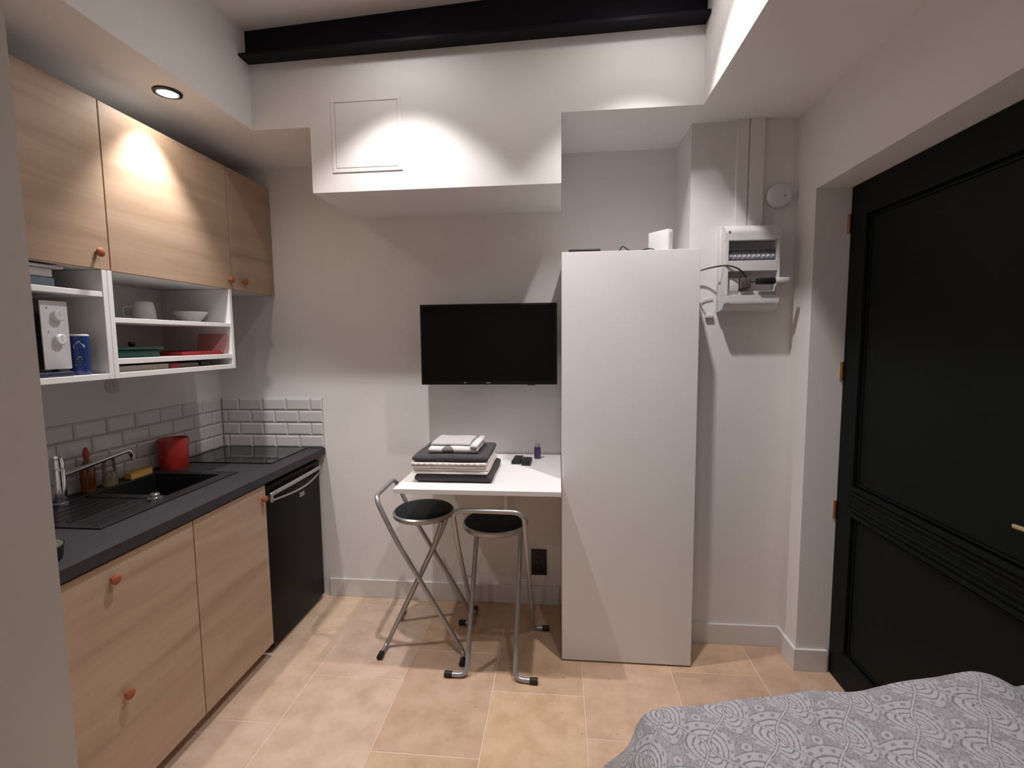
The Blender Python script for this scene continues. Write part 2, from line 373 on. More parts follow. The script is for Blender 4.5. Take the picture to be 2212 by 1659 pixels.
# ------------------------------------------------------------------ front door
d = thing('door_1', 'dark green panelled wooden door standing in the right wall recess', 'door', (1.265, 1.8, 0)); d['kind'] = 'structure'
xf, xb, y0, y1, zt = 1.245, 1.29, 1.135, 2.258, 2.18
bm = B()
sw = 0.105
box(bm, xf, xb, y0, y0+sw, 0.008, zt); box(bm, xf, xb, y1-sw, y1, 0.008, zt)
box(bm, xf, xb, y0+sw, y1-sw, 0.008, 0.15); box(bm, xf, xb, y0+sw, y1-sw, zt-0.12, zt); box(bm, xf, xb, y0+sw, y1-sw, 0.80, 0.90)
obj('door_frame', bm, M['door'], d)
def panel(za, zb_):
    bm = B(); box(bm, xf+0.014, xb-0.005, y0+sw-0.002, y1-sw+0.002, za, zb_)
    prism(bm, [(y0+sw+0.035, za+0.035), (y1-sw-0.035, za+0.035), (y1-sw-0.035, zb_-0.035), (y0+sw+0.035, zb_-0.035)], xf+0.008, xf+0.016, 'yz')
    obj('panel', bm, M['door'], d)
panel(0.15, 0.80); panel(0.90, zt-0.12)
bm = B()
def mould(za, zb_):
    for (o_, wd) in ((0.0, 0.016), (0.024, 0.008)):
        ya, yb = y0+sw+o_, y1-sw-o_; a, b_ = za+o_, zb_-o_
        xm = xf-0.008 if o_ == 0 else xf+0.003
        for q in ((ya, yb, a, a+wd), (ya, yb, b_-wd, b_), (ya, ya+wd, a+wd, b_-wd), (yb-wd, yb, a+wd, b_-wd)):
            box(bm, xm, xf+0.016, q[0], q[1], q[2], q[3], 0.003, 2)
mould(0.15, 0.80); mould(0.90, zt-0.12)
for z in (0.815, 0.835, 0.865, 0.885): box(bm, xf-0.005, xf+0.002, y0+sw-0.02, y1-sw+0.02, z-0.005, z+0.005, 0.002, 2)
obj('moulding', bm, M['door'], d)
for z in (2.03, 1.40, 0.775):
    bm = B(); cyl(bm, (xf-0.006, y1+0.001, z-0.04), 0.007, 0.08, 12); box(bm, xf-0.004, xf+0.002, y1-0.002, y1+0.002, z-0.035, z+0.035); obj('hinge', bm, M['brass'], d, smooth=True)
bm = B(); cyl(bm, (xf-0.012, 1.24, 1.056), 0.011, 0.012, 16, 'x'); tube(bm, fillet([(xf, 1.24, 1.056), (xf-0.05, 1.24, 1.056), (xf-0.052, 1.357, 1.05)], 0.012), 0.008); obj('door_handle', bm, M['brassb'], d, smooth=True)
bm = B(); box(bm, 1.245, 1.29, 0.862, 1.131, 0.008, 2.18, 0.003); box(bm, 1.238, 1.25, 0.90, 1.10, 0.94, 2.05, 0.003); box(bm, 1.238, 1.25, 0.90, 1.10, 0.17, 0.78, 0.003); tag(struct('door_2', bm, M['door']), 'narrow dark green fixed door leaf beside the main door', 'door')
bm = B(); box(bm, 1.295, 1.35, 0.86, 2.262, 0, 2.183); struct('wall_door_back', bm, M['wall'])

# ------------------------------------------------------------------ kitchen : base units
XFc = -1.391
wt = thing('worktop', 'dark grey slate-look kitchen worktop running along the left wall', 'worktop', (-1.7, 1.95, 0.88))
SX0, SX1, SY0, SY1 = -1.955, -1.60, 1.80, 2.135     # sink bowl hole
bm = B(); z0, z1 = 0.881, 0.92
box(bm, XL, XFc, YP, SY0, z0, z1); box(bm, XL, XFc, SY1, YB-0.004, z0, z1); box(bm, XL, SX0, SY0, SY1, z0, z1); box(bm, SX1, XFc, SY0, SY1, z0, z1)
obj('slab', bm, M['counter'], wt)
bm = B(); box(bm, XFc-0.0005, XFc+0.0015, YP, YB-0.004, z0, z1, 0.0006, 1); obj('edge_band', bm, M['counter'], wt)
def base_unit(ya, yb, label, knobs, wi):
    t = thing('base_cabinet', label, 'cabinet', (-1.7, (ya+yb)/2, 0))
    bm = B(); box(bm, XL+0.02, -1.42, ya, ya+0.016, 0.075, 0.878); box(bm, XL+0.02, -1.42, yb-0.016, yb, 0.075, 0.878); box(bm, XL+0.02, -1.42, ya+0.016, yb-0.016, 0.075, 0.09); box(bm, XL+0.02, XL+0.03, ya+0.016, yb-0.016, 0.09, 0.7)
    obj('carcass', bm, M['carcass'], t)
    bm = B(); box(bm, -1.419, -1.40, ya+0.0015, yb-0.0015, 0.075, 0.872, 0.0012, 1); dr = obj('door', bm, M['wood'][wi], t)
    for (y, z) in knobs: knob(-1.40, y, z, dr)
    bm = B(); box(bm, -1.49, -1.475, ya, yb, 0, 0.075); obj('plinth', bm, M['woodedge'], t)
    return t
def knob(x, y, z, parent):
    bm = B(); lathe(bm, [(0.0, 0.0), (0.006, 0.0), (0.006, 0.010), (0.011, 0.012), (0.0165, 0.016), (0.0165, 0.020), (0.011, 0.024), (0, 0.0245)], (x, y, z), 20, 'x')
    obj('knob', bm, M['leather'], parent, smooth=True)
base_unit(YP+0.002, 1.683, 'oak-fronted base cabinet with two leather knobs, beside the near white wall', [(1.335, 0.815), (1.35, 0.42)], 0)
base_unit(1.684, 2.147, 'oak-fronted base cabinet between the two-knob unit and the black fridge', [(2.115, 0.812)], 1)

# fridge
t = thing('mini_fridge', 'black under-counter fridge with a long bowed silver handle', 'fridge', (-1.7, 2.43, 0))
fy0, fy1 = 2.168, 2.705
bm = B(); box(bm, -1.97, -1.475, fy0, fy1, 0.02, 0.855, 0.006); obj('body', bm, M['fridge'], t, smooth=True)
bm = B(); box(bm, -1.47, -1.418, fy0, fy1, 0.03, 0.855, 0.008, 3); dr = obj('door', bm, M['fridge'], t, smooth=True)
for (x, y) in ((-1.94, fy0+0.05), (-1.94, fy1-0.05), (-1.51, fy0+0.05), (-1.51, fy1-0.05)): bm = B(); cyl(bm, (x, y, 0), 0.015, 0.025, 12); obj('foot', bm, M['rubber'], t)
bm = B(); ya, yb, zh = fy0+0.028, fy1-0.025, 0.792
low = []; upp = []
for i in range(21):
    s = i/20; bow = math.sin(PI*s)
    low.append((-1.408+0.030*bow, ya+(yb-ya)*s, zh-0.017-0.010*bow+0.008*s)); upp.append((-1.402+0.016*bow, ya+(yb-ya)*s, zh+0.016+0.006*bow+0.008*s))
tube(bm, low, 0.005, 8)
tube(bm, upp, 0.005, 8, flat=(0.011, 0.006))
for s, y in ((0, ya), (1, yb)): cyl(bm, (-1.403, y, zh-0.024+0.008*s), 0.009, 0.048, 14, 'z', 0.003)
for s, y in ((0, ya), (1, yb)): box(bm, -1.419, -1.400, y-0.006, y+0.006, zh-0.012+0.008*s, zh+0.012+0.008*s)
obj('handle', bm, M['silver'], dr, smooth=True)
bm = B(); box(bm, -1.4185, -1.416, 2.475, 2.525, 0.700, 0.726, 0.001, 1); bd = obj('badge', bm, M['silver'], dr, label='small silver badge')
bm = B(); box(bm, -1.4162, -1.4155, 2.479, 2.521, 0.710, 0.7135); obj('badge_line', bm, M['dkgrey'], bd)

# sink
t = thing('sink', 'black composite kitchen sink with drainer set into the dark worktop', 'sink', (-1.77, 1.82, 0.92))
bm = B(); X0, X1, Y0, Y1, zr0, zr1 = -2.0, -1.555, 1.46, 2.18, 0.9195, 0.926
box(bm, X0, SX0+0.01, Y0, Y1, zr0, zr1, 0.002, 2); box(bm, SX1-0.01, X1, Y0, Y1, zr0, zr1, 0.002, 2)
box(bm, SX0+0.009, SX1-0.009, SY1-0.01, Y1, zr0, zr1, 0.002, 2); box(bm, SX0+0.009, SX1-0.009, Y0, Y0+0.02, zr0, zr1, 0.002, 2); box(bm, SX0+0.009, SX1-0.009, SY0-0.03, SY0+0.01, zr0, zr1, 0.002, 2)
obj('rim', bm, M['sink'], t, smooth=True)
bm = B(); box(bm, SX0+0.008, SX1-0.008, Y0+0.018, SY0-0.028, zr0, zr0+0.0025)
for k in range(7): x = SX0+0.04+k*0.045; box(bm, x-0.006, x+0.006, Y0+0.05, SY0-0.05, zr0+0.002, zr0+0.005, 0.0012, 1)
obj('drainer', bm, M['sink'], t)
bm = B(); a0, a1, b0, b1, zb_ = SX0+0.012, SX1-0.012, SY0+0.012, SY1-0.012, 0.75
for q in ((SX0+0.001, a0, SY0+0.001, SY1-0.001), (a1, SX1-0.001, SY0+0.001, SY1-0.001), (a0, a1, SY0+0.001, b0), (a0, a1, b1, SY1-0.001)): box(bm, q[0], q[1], q[2], q[3], zb_, zr1-0.001)
box(bm, SX0+0.001, SX1-0.001, SY0+0.001, SY1-0.001, zb_-0.01, zb_); bl = obj('bowl', bm, M['sink'], t)
bm = B(); cyl(bm, (-1.78, 1.965, zb_), 0.04, 0.004, 24); obj('drain', bm, M['chrome'], bl)
bm = B(); lathe(bm, [(0, 0), (0.026, 0), (0.026, 0.006), (0.018, 0.010), (0.018, 0.020), (0.014, 0.024), (0, 0.024)], (-1.625, 1.765, zr1-0.001), 24); obj('drain_control', bm, M['chrome'], t, smooth=True)
# tap
t = thing('kitchen_tap', 'chrome mixer tap with a long straight spout behind the black sink', 'tap', (-1.945, 1.675, 0.926))
bm = B(); x, y = -1.945, 1.675
lathe(bm, [(0, 0.925), (0.027, 0.925), (0.027, 0.932), (0.023, 0.936), (0.024, 1.062), (0.022, 1.066), (0, 1.066)], (x, y, 0), 24); obj('body', bm, M['chrome'], t, smooth=True)
bm = B(); tube(bm, fillet([(x, y, 1.035), (x+0.01, y+0.31, 1.072), (x+0.0105, y+0.325, 1.03)], 0.02), 0.0095, 12); obj('spout', bm, M['chrome'], t, smooth=True)
bm = B(); cyl(bm, (x+0.0105, y+0.325, 1.022), 0.012, 0.026, 16, 'z', 0.002); obj('aerator', bm, M['chrome'], t, smooth=True)
bm = B(); lathe(bm, [(0, 1.067), (0.0235, 1.067), (0.0235, 1.09), (0.019, 1.112), (0.008, 1.118), (0, 1.119)], (x, y, 0), 24); tube(bm, fillet([(x+0.005, y-0.005, 1.105), (x+0.03, y-0.025, 1.122), (x+0.055, y-0.05, 1.125)], 0.02), 0.006, 10); obj('lever', bm, M['chrome'], t, smooth=True)
# hob
t = thing('hob', 'black glass hob set flush at the far end of the dark worktop', 'hob', (-1.745, 2.53, 0.92))
bm = B(); box(bm, -2.0, -1.49, 2.345, 2.71, 0.9195, 0.926, 0.0015, 2); g = obj('glass', bm, M['hob'], t)
for (yy) in (2.44, 2.61):
    bm = B(); r_ = 0.075; lathe(bm, [(r_-0.0015, 0.9261), (r_-0.0015, 0.9264), (r_, 0.9264), (r_, 0.9261)], (-1.74 if yy > 2.5 else -1.72, yy, 0), 48); obj('cooking_zone', bm, M['dkgrey'], g)
# things on the worktop
bm = B(); c = (-1.945, 2.245, 0.92)
lathe(bm, [(0, 0.0), (0.058, 0.0), (0.060, 0.004), (0.0665, 0.150), (0.0645, 0.153), (0.062, 0.150), (0.056, 0.008), (0, 0.008)], c, 36, sx=1.0, sy_=1.08)
t = tag(obj('utensil_pot', bm, M['red'], smooth=True), 'red open utensil pot standing between the sink and the hob', 'pot')
t = thing('soap_bottle', 'amber dish soap bottle with a red cap beside the tap', 'bottle', (-1.985, 1.83, 0.92))
bm = B(); lathe(bm, [(0, 0.0), (0.028, 0.0), (0.030, 0.004), (0.030, 0.095), (0.022, 0.12), (0.010, 0.135), (0.010, 0.15), (0, 0.15)], (-1.985, 1.83, 0.9265), 24, sx=0.7); obj('bottle_body', bm, M['amber'], t, smooth=True)
bm = B(); lathe(bm, [(0, 0.15), (0.012, 0.15), (0.012, 0.165), (0.006, 0.19), (0, 0.192)], (-1.985, 1.83, 0.9265), 20); obj('cap', bm, M['redp'], t, smooth=True, label='red cap')
t = thing('plastic_bottle', 'cloudy plastic bottle with a loop handle beside the amber soap', 'bottle', (-1.98, 1.925, 0.92))
bm = B(); lathe(bm, [(0, 0.0), (0.032, 0.0), (0.034, 0.004), (0.032, 0.05), (0.02, 0.06), (0, 0.06)], (-1.98, 1.925, 0.9265), 24, sx=0.6); obj('bottle_body', bm, M['clear'], t, smooth=True)
bm = B(); tube(bm, fillet([(-1.98, 1.898, 0.984), (-1.98, 1.903, 1.045), (-1.98, 1.945, 1.055), (-1.98, 1.952, 0.984)], 0.018), 0.007, 10); obj('handle', bm, M['clear'], t, smooth=True)
bm = B(); box(bm, -1.995, -1.965, 2.005, 2.125, 0.9262, 0.958, 0.005, 2); box(bm, -1.964, -1.957, 2.005, 2.125, 0.9262, 0.958, 0.002, 2)
tag(obj('sponge', bm, M['sponge'], smooth=True), 'yellow scrubbing sponge lying behind the black sink bowl', 'sponge')
t = thing('saucepan', 'small black pan with a greenish glass lid at the near end of the worktop', 'pan', (-1.50, 1.215, 0.92))
bm = B(); c = (-1.515, 1.215, 0.9205)
lathe(bm, [(0, 0), (0.058, 0), (0.064, 0.006), (0.068, 0.04), (0.070, 0.042), (0.066, 0.04), (0.060, 0.008), (0, 0.008)], c, 32); obj('pan_body', bm, M['blackp'], t, smooth=True)
bm = B(); lathe(bm, [(0, 0.052), (0.03, 0.049), (0.066, 0.043), (0.066, 0.040), (0, 0.046)], c, 32); ld = obj('lid', bm, M['lidglass'], t, smooth=True)
bm = B(); lathe(bm, [(0, 0.052), (0.008, 0.052), (0.013, 0.066), (0, 0.068)], c, 16); obj('lid_knob', bm, M['blackp'], ld, smooth=True)

# ------------------------------------------------------------------ wall units
XW = -1.66; ZW0, ZW1 = 1.822, 2.43
def wall_unit(ya, yb, label, ky, kz, wi):
    t = thing('wall_cabinet', label, 'cabinet', (-1.85, (ya+yb)/2, ZW0))
    bm = B(); box(bm, XL+0.0005, XW-0.02, ya, yb, ZW0, ZW1); obj('carcass', bm, M['carcass'], t)
    bm = B(); box(bm, XW-0.0195, XW, ya+0.0015, yb-0.0015, ZW0, ZW1, 0.001, 1); dr = obj('door', bm, M['wood'][wi], t)
    knob(XW, ky, kz, dr)
wall_unit(YP+0.002, 1.687, 'oak wall cabinet nearest the camera, above the microwave shelves', 1.635, 1.880, 2)
wall_unit(1.688, 2.367, 'wide oak wall cabinet brightly lit by the soffit downlight', 2.345, 1.869, 3)
wall_unit(2.368, YB-0.003, 'narrow oak wall cabinet in the corner by the back wall', 2.455, 1.872, 4)
ZB = 1.42
def shelf_unit(ya, yb, label, shelves):
    t = thing('open_shelf_unit', label, 'shelf', (-1.85, (ya+yb)/2, ZB))
    for y in (ya, yb-0.02): bm = B(); box(bm, XL+0.001, XW, y, y+0.02, ZB, ZW0-0.001, 0.001, 1); obj('side_panel', bm, M['white'], t)
    bm = B(); box(bm, XL+0.001, XW, ya+0.02, yb-0.02, ZB, ZB+0.021, 0.001, 1); obj('bottom_panel', bm, M['white'], t)
    bm = B(); box(bm, XL+0.001, XL+0.007, ya+0.02, yb-0.02, ZB+0.021, ZW0-0.001); obj('back_panel', bm, M['white'], t)
    for (za, zb_) in shelves: bm = B(); box(bm, XL+0.008, XW-0.002, ya+0.02, yb-0.02, za, zb_, 0.001, 1); obj('shelf', bm, M['white'], t)
shelf_unit(YP+0.002, 1.669, 'white open shelf unit holding the microwave', [(1.722, 1.741)])
shelf_unit(1.670, 2.358, 'white open shelf unit holding bowls, with a shallow bottom slot', [(1.631, 1.649), (1.473, 1.494)])
# contents
t = thing('microwave', 'white microwave with two round knobs on the left open shelf', 'microwave', (-1.85, 1.35, 1.462))
ma, mb, mz0, mz1, mxf = 1.195, 1.545, 1.4655, 1.697, -1.695
bm = B(); box(bm, -1.99, mxf-0.012, ma, mb, mz0, mz1, 0.004); obj('housing', bm, M['mwhite'], t, smooth=True)
bm = B(); box(bm, mxf-0.012, mxf, ma, 1.452, mz0+0.002, mz1, 0.003); obj('door', bm, M['hob'], t, label='black glass door')
bm = B(); box(bm, mxf-0.012, mxf, 1.453, mb, mz0, mz1, 0.004); cpn = obj('control_panel', bm, M['mwhite'], t, smooth=True)
for z in (1.647, 1.567):
    bm = B(); lathe(bm, [(0, 0), (0.019, 0), (0.0185, 0.016), (0.015, 0.019), (0, 0.019)], (mxf, 1.502, z), 24, 'x'); box(bm, mxf+0.018, mxf+0.0205, 1.5005, 1.5035, z, z+0.016); obj('dial', bm, M['mwhite'], cpn, smooth=True)
for z in (1.672, 1.592):
    bm = B(); cyl(bm, (mxf, 1.474, z), 0.003, 0.0006, 10, 'x'); obj('mark', bm, M['greyp'], cpn)
for (x, y) in ((-1.96, ma+0.03), (-1.96, mb-0.03), (-1.73, ma+0.03), (-1.73, mb-0.03)): bm = B(); cyl(bm, (x, y, 1.458), 0.01, 0.009, 12); obj('foot', bm, M['rubber'], t)
bm = B(); box(bm, -1.98, -1.67, 1.195, 1.53, 1.4412, 1.4575, 0.004); tag(obj('chopping_board', bm, M['navy']), 'dark blue chopping board lying under the white microwave', 'board')
t = thing('storage_tin', 'round blue tin standing to the right of the microwave', 'tin', (-1.70, 1.578, 1.441)); c = (-1.705, 1.582, 1.4412)
bm = B(); lathe(bm, [(0, 0.0), (0.029, 0.0), (0.030, 0.002), (0.030, 0.138), (0, 0.138)], c, 32); bd = obj('can', bm, M['blue'], t, smooth=True)
bm = B(); lathe(bm, [(0, 0.1382), (0.030, 0.1382), (0.030, 0.142), (0.027, 0.144), (0, 0.144)], c, 32); obj('lid', bm, M['mwhite'], t, smooth=True)
def wrap(pts, col, name):
    bm = B(); vs_ = []
    for (a, z) in pts: vs_.append(bm.verts.new((c[0]+0.0304*math.cos(a), c[1]+0.0304*math.sin(a), c[2]+z)))
    bm.faces.new(vs_); obj(name, bm, col, bd)
A0 = -0.75
wrap([(A0-0.5, 0.095), (A0+0.5, 0.095), (A0+0.55, 0.105), (A0+0.25, 0.112), (A0+0.02, 0.122), (A0-0.25, 0.112), (A0-0.5, 0.106)], M['ice'], 'printed_cloud')
for z, w_, mm in ((0.055, 0.25, 'gold'), (0.062, 0.15, 'gold'), (0.034, 0.4, 'ice'), (0.010, 0.7, 'ice')): wrap([(A0-w_, z), (A0+w_, z), (A0+w_, z+0.004), (A0-w_, z+0.004)], M[mm], 'printed_line')
bm = B(); box(bm, -1.97, -1.70, 1.195, 1.515, 1.7415, 1.775, 0.005); tag(obj('storage_box', bm, M['bluep'], smooth=True), 'slate blue box under the white tub on the upper left shelf', 'box')
t = thing('storage_tub', 'white plastic tub on the slate blue box, upper left shelf', 'tub', (-1.83, 1.35, 1.7755))
bm = B(); box(bm, -1.965, -1.705, 1.197, 1.515, 1.7755, 1.806, 0.006); obj('tub_body', bm, M['porcelain'], t, smooth=True)
bm = B(); box(bm, -1.975, -1.69, 1.191, 1.540, 1.8065, 1.815, 0.003); obj('lid', bm, M['porcelain'], t, smooth=True)
# bowls etc
bm = B(); c = (-1.81, 2.255, 1.6492)
lathe(bm, [(0, 0.0), (0.034, 0.0), (0.036, 0.005), (0.055, 0.022), (0.073, 0.048), (0.076, 0.054), (0.073, 0.054), (0.052, 0.026), (0.03, 0.010), (0, 0.009)], c, 40)
tag(obj('bowl', bm, M['porcelain'], smooth=True), 'white china bowl on the right open shelf', 'bowl')
t = thing('mug', 'white mug standing upside down left of the white bowl', 'mug', (-1.85, 2.03, 1.649))
bm = B(); lathe(bm, [(0.043, 0.0), (0.046, 0.0), (0.042, 0.05), (0.036, 0.083), (0.03, 0.088), (0, 0.088)], (-1.85, 2.03, 1.6492), 32); obj('cup', bm, M['porcelain'], t, smooth=True)
bm = B(); tube(bm, fillet([(-1.885, 2.01, 1.665), (-1.915, 1.99, 1.668), (-1.915, 1.99, 1.712), (-1.882, 2.01, 1.715)], 0.015), 0.005); obj('handle', bm, M['porcelain'], t, smooth=True)
bm = B(); lathe(bm, [(0, 0), (0.030, 0.0), (0.033, 0.06), (0.031, 0.06), (0.028, 0.004), (0, 0.004)], (-1.94, 2.135, 1.6492), 28)
tag(obj('cup', bm, M['porcelain'], smooth=True), 'small white cup between the upside-down mug and the bowl', 'cup')
t = thing('food_container', 'dark green lidded container with a black knob on the middle shelf', 'container', (-1.8, 1.85, 1.494))
bm = B(); box(bm, -1.93, -1.72, 1.70, 1.955, 1.4945, 1.526, 0.008); obj('container_body', bm, M['green'], t, smooth=True)
bm = B(); box(bm, -1.935, -1.71, 1.695, 1.965, 1.5265, 1.5375, 0.004); ld = obj('lid', bm, M['green'], t, smooth=True)
bm = B(); lathe(bm, [(0, 0), (0.008, 0), (0.014, 0.010), (0.012, 0.020), (0, 0.022)], (-1.82, 1.92, 1.5375), 20); obj('lid_knob', bm, M['blackp'], ld, smooth=True)
t = thing('tray', 'red plastic tray on the middle shelf beside the green container', 'tray', (-1.85, 2.17, 1.494))
bm = B(); box(bm, -2.0, -1.70, 2.05, 2.325, 1.4945, 1.499, 0.002)
for q in ((-2.0, -1.70, 2.05, 2.054), (-2.0, -1.70, 2.321, 2.325), (-2.0, -1.996, 2.054, 2.321), (-1.704, -1.70, 2.054, 2.321)): box(bm, q[0], q[1], q[2], q[3], 1.499, 1.512, 0.001, 1)
obj('tray_base', bm, M['redp'], t)
bm = B(); prism(bm, [(2.305, 1.5005), (2.309, 1.5005), (2.334, 1.595), (2.330, 1.595)], -1.83, -1.675, 'yz')
tag(obj('tint_sheet', bm, mat('pink_tint', (0.50, 0.24, 0.22), 0.4, var=0.05)), 'pinkish red sheet carrying the pink tint of the shelf side above the red tray', 'sheet')  # pinkish tint of the side panel, put into a leaning coloured sheet
bm = B()
for q in ((-1.98, -1.69, 1.695, 1.960, 1.4412, 1.446), (-1.98, -1.69, 1.695, 1.699, 1.446, 1.464), (-1.98, -1.69, 1.956, 1.960, 1.446, 1.464), (-1.694, -1.69, 1.699, 1.956, 1.446, 1.464), (-1.98, -1.976, 1.699, 1.956, 1.446, 1.464)): box(bm, *q, 0.001, 1)
tag(obj('cutlery_tray', bm, M['beige']), 'beige cutlery tray in the left half of the bottom slot', 'tray')
bm = B(); box(bm, -1.84, -1.685, 1.964, 2.012, 1.4412, 1.463, 0.006); tag(obj('small_box', bm, M['redp'], smooth=True), 'small red box beside the beige tray in the bottom slot', 'box')
bm = B(); box(bm, -1.95, -1.70, 2.02, 2.15, 1.4412, 1.460, 0.005); tag(obj('plastic_box', bm, M['greyp'], smooth=True), 'brownish grey flat box in the bottom slot right of the small red box', 'box')
bm = B(); box(bm, -1.95, -1.70, 2.165, 2.225, 1.4412, 1.463, 0.006); tag(obj('case', bm, M['navy'], smooth=True), 'dark navy case at the right end of the bottom slot', 'case')
t = thing('suction_hook', 'clear round suction hook on the wall below the shelf unit', 'hook', (XL, 2.03, 1.36))
bm = B(); lathe(bm, [(0, 0), (0.036, 0.0), (0.034, 0.004), (0.012, 0.012), (0, 0.013)], (XL+0.0005, 2.03, 1.36), 28, 'x'); obj('cup', bm, mat('clear_plastic', (0.55, 0.53, 0.52), 0.25), t, smooth=True)
bm = B(); tube(bm, fillet([(XL+0.012, 2.03, 1.362), (XL+0.026, 2.03, 1.355), (XL+0.028, 2.03, 1.335), (XL+0.036, 2.03, 1.34)], 0.006), 0.003, 8); obj('hook_arm', bm, M['porcelain'], t, smooth=True)

# ------------------------------------------------------------------ wardrobe and what is on it
t = thing('wardrobe', 'tall plain white wardrobe standing against the back wall', 'wardrobe', (0.317, 2.48, 0))
wx0, wx1, wy0, wy1, wz = 0.014, 0.619, 2.233, 2.735, 1.94
bm = B(); box(bm, wx0, wx0+0.018, wy0+0.0195, wy1, 0.008, wz-0.019, 0.0008, 1); obj('side_panel', bm, M['white'], t)
bm = B(); box(bm, wx1-0.018, wx1, wy0+0.0195, wy1, 0.008, wz-0.019, 0.0008, 1); obj('side_panel', bm, M['white'], t)
bm = B(); box(bm, wx0, wx1, wy0+0.0195, wy1, wz-0.0185, wz-0.0005, 0.0008, 1); obj('top_panel', bm, M['white'], t)
bm = B(); box(bm, wx0+0.018, wx1-0.018, wy0+0.0195, wy1, 0.04, 0.058); obj('bottom_panel', bm, M['white'], t)
bm = B(); box(bm, wx0+0.018, wx1-0.018, wy1-0.006, wy1, 0.058, wz-0.02); obj('back_panel', bm, M['white'], t)
bm = B(); box(bm, wx0, wx1, wy0, wy0+0.0185, 0.008, wz, 0.001, 2); obj('front_panel', bm, M['white'], t)
bm = B(); box(bm, wx0+0.03, wx1-0.03, wy0+0.03, wy0+0.045, 0, 0.04); box(bm, wx0+0.02, wx0+0.05, wy0+0.05, wy1-0.02, 0, 0.0079); box(bm, wx1-0.05, wx1-0.02, wy0+0.05, wy1-0.02, 0, 0.0079); obj('plinth', bm, M['dark_in'], t)
t = thing('internet_box', 'white upright internet box on top of the wardrobe', 'router', (0.46, 2.36, wz))
bm = B(); c1 = Vector((0.475, 2.345)); ang = math.radians(62)
def rbox(bm, cx, cy_, z0, z1, lx, ly, ang, bev=0.003):
    t_ = bmesh.new(); box(t_, -lx/2, lx/2, -ly/2, ly/2, z0, z1, bev)
    bmesh.ops.rotate(t_, verts=t_.verts, cent=(0, 0, 0), matrix=Matrix.Rotation(ang, 3, 'Z')); bmesh.ops.translate(t_, verts=t_.verts, vec=(cx, cy_, 0)); merge(bm, t_)
rbox(bm, 0.470, 2.36, wz+0.0005, wz+0.105, 0.032, 0.115, math.radians(38), 0.003); obj('shell', bm, M['elec'], t, smooth=True)
bm = B(); rbox(bm, 0.470+0.0585*math.sin(math.radians(38)), 2.36-0.0585*math.cos(math.radians(38)), wz+0.012, wz+0.092, 0.012, 0.003, math.radians(38), 0.0005); obj('port_strip', bm, M['towel_g'], t)
bm = B(); box(bm, 0.046, 0.188, 2.262, 2.40, wz+0.0005, wz+0.017, 0.004); tag(obj('media_box', bm, M['blackp'], smooth=True), 'flat black media box on the left end of the wardrobe top', 'box')
bm = B(); tube(bm, fillet([(0.12, 2.404, wz+0.008), (0.22, 2.40, wz+0.004), (0.272, 2.262, wz+0.004), (0.285, 2.262, wz+0.026), (0.315, 2.262, wz+0.004), (0.37, 2.28, wz+0.006), (0.41, 2.30, wz+0.018), (0.44, 2.35, wz+0.022)], 0.008), 0.0028, 8)
tag(obj('cable', bm, M['blackp'], smooth=True), 'thin black cable on the wardrobe top running to the white internet box', 'cable')

# ------------------------------------------------------------------ television
t = thing('television', 'black flat television mounted on the back wall over the white table', 'television', (-0.37, 2.6, 1.53))
tx0, tx1, tz0, tz1, ty = -0.738, -0.008, 1.314, 1.742, 2.555
bm = B(); box(bm, tx0, tx1, ty, ty+0.03, tz0, tz1, 0.003); box(bm, tx0+0.12, tx1-0.12, ty+0.03, ty+0.06, tz0+0.03, tz1-0.12, 0.008); obj('casing', bm, M['tvf'], t, smooth=True)
bm = B(); box(bm, tx0+0.010, tx1-0.010, ty-0.0008, ty+0.002, tz0+0.020, tz1-0.010); obj('screen', bm, M['tv'], t)
bm = B(); box(bm, -0.385, -0.362, ty-0.0012, ty, tz0+0.008, tz0+0.012); obj('logo', bm, M['silver'], t, label='small silver logo')
bm = B(); box(bm, -0.505, -0.495, ty-0.0012, ty, tz0+0.009, tz0+0.013); obj('status_mark', bm, M['greyp'], t)
bm = B(); box(bm, -0.165, -0.125, ty+0.002, ty+0.02, tz0-0.004, tz0+0.001); obj('sensor', bm, M['blackp'], t)
bm = B(); box(bm, -0.47, -0.27, YB-0.012, YB, 1.45, 1.63, 0.002); box(bm, -0.40, -0.34, ty+0.058, YB-0.01, 1.51, 1.55, 0.004); obj('wall_bracket', bm, M['blackp'], t)

# ------------------------------------------------------------------ table
ZT = 0.897
t = thing('wall_table', 'white drop-leaf table fixed to the back wall beside the wardrobe', 'table', (-0.36, 2.4, ZT))
bm = B(); box(bm, -0.735, 0.0105, 2.045, YB-0.005, ZT-0.022, ZT, 0.0015, 2); obj('tabletop', bm, M['ptop'], t)
bm = B(); box(bm, -0.735, 0.005, YB-0.03, YB, ZT-0.09, ZT-0.023, 0.001, 1); obj('wall_rail', bm, M['ptop'], t)
for x in (-0.302,):
    bm = B(); box(bm, x-0.011, x+0.011, YB-0.055, YB-0.0305, ZT-0.42, ZT-0.0225, 0.002); box(bm, x-0.009, x+0.009, 2.45, YB-0.056, ZT-0.05, ZT-0.0225, 0.002); obj('support_bracket', bm, M['ptop'], t)
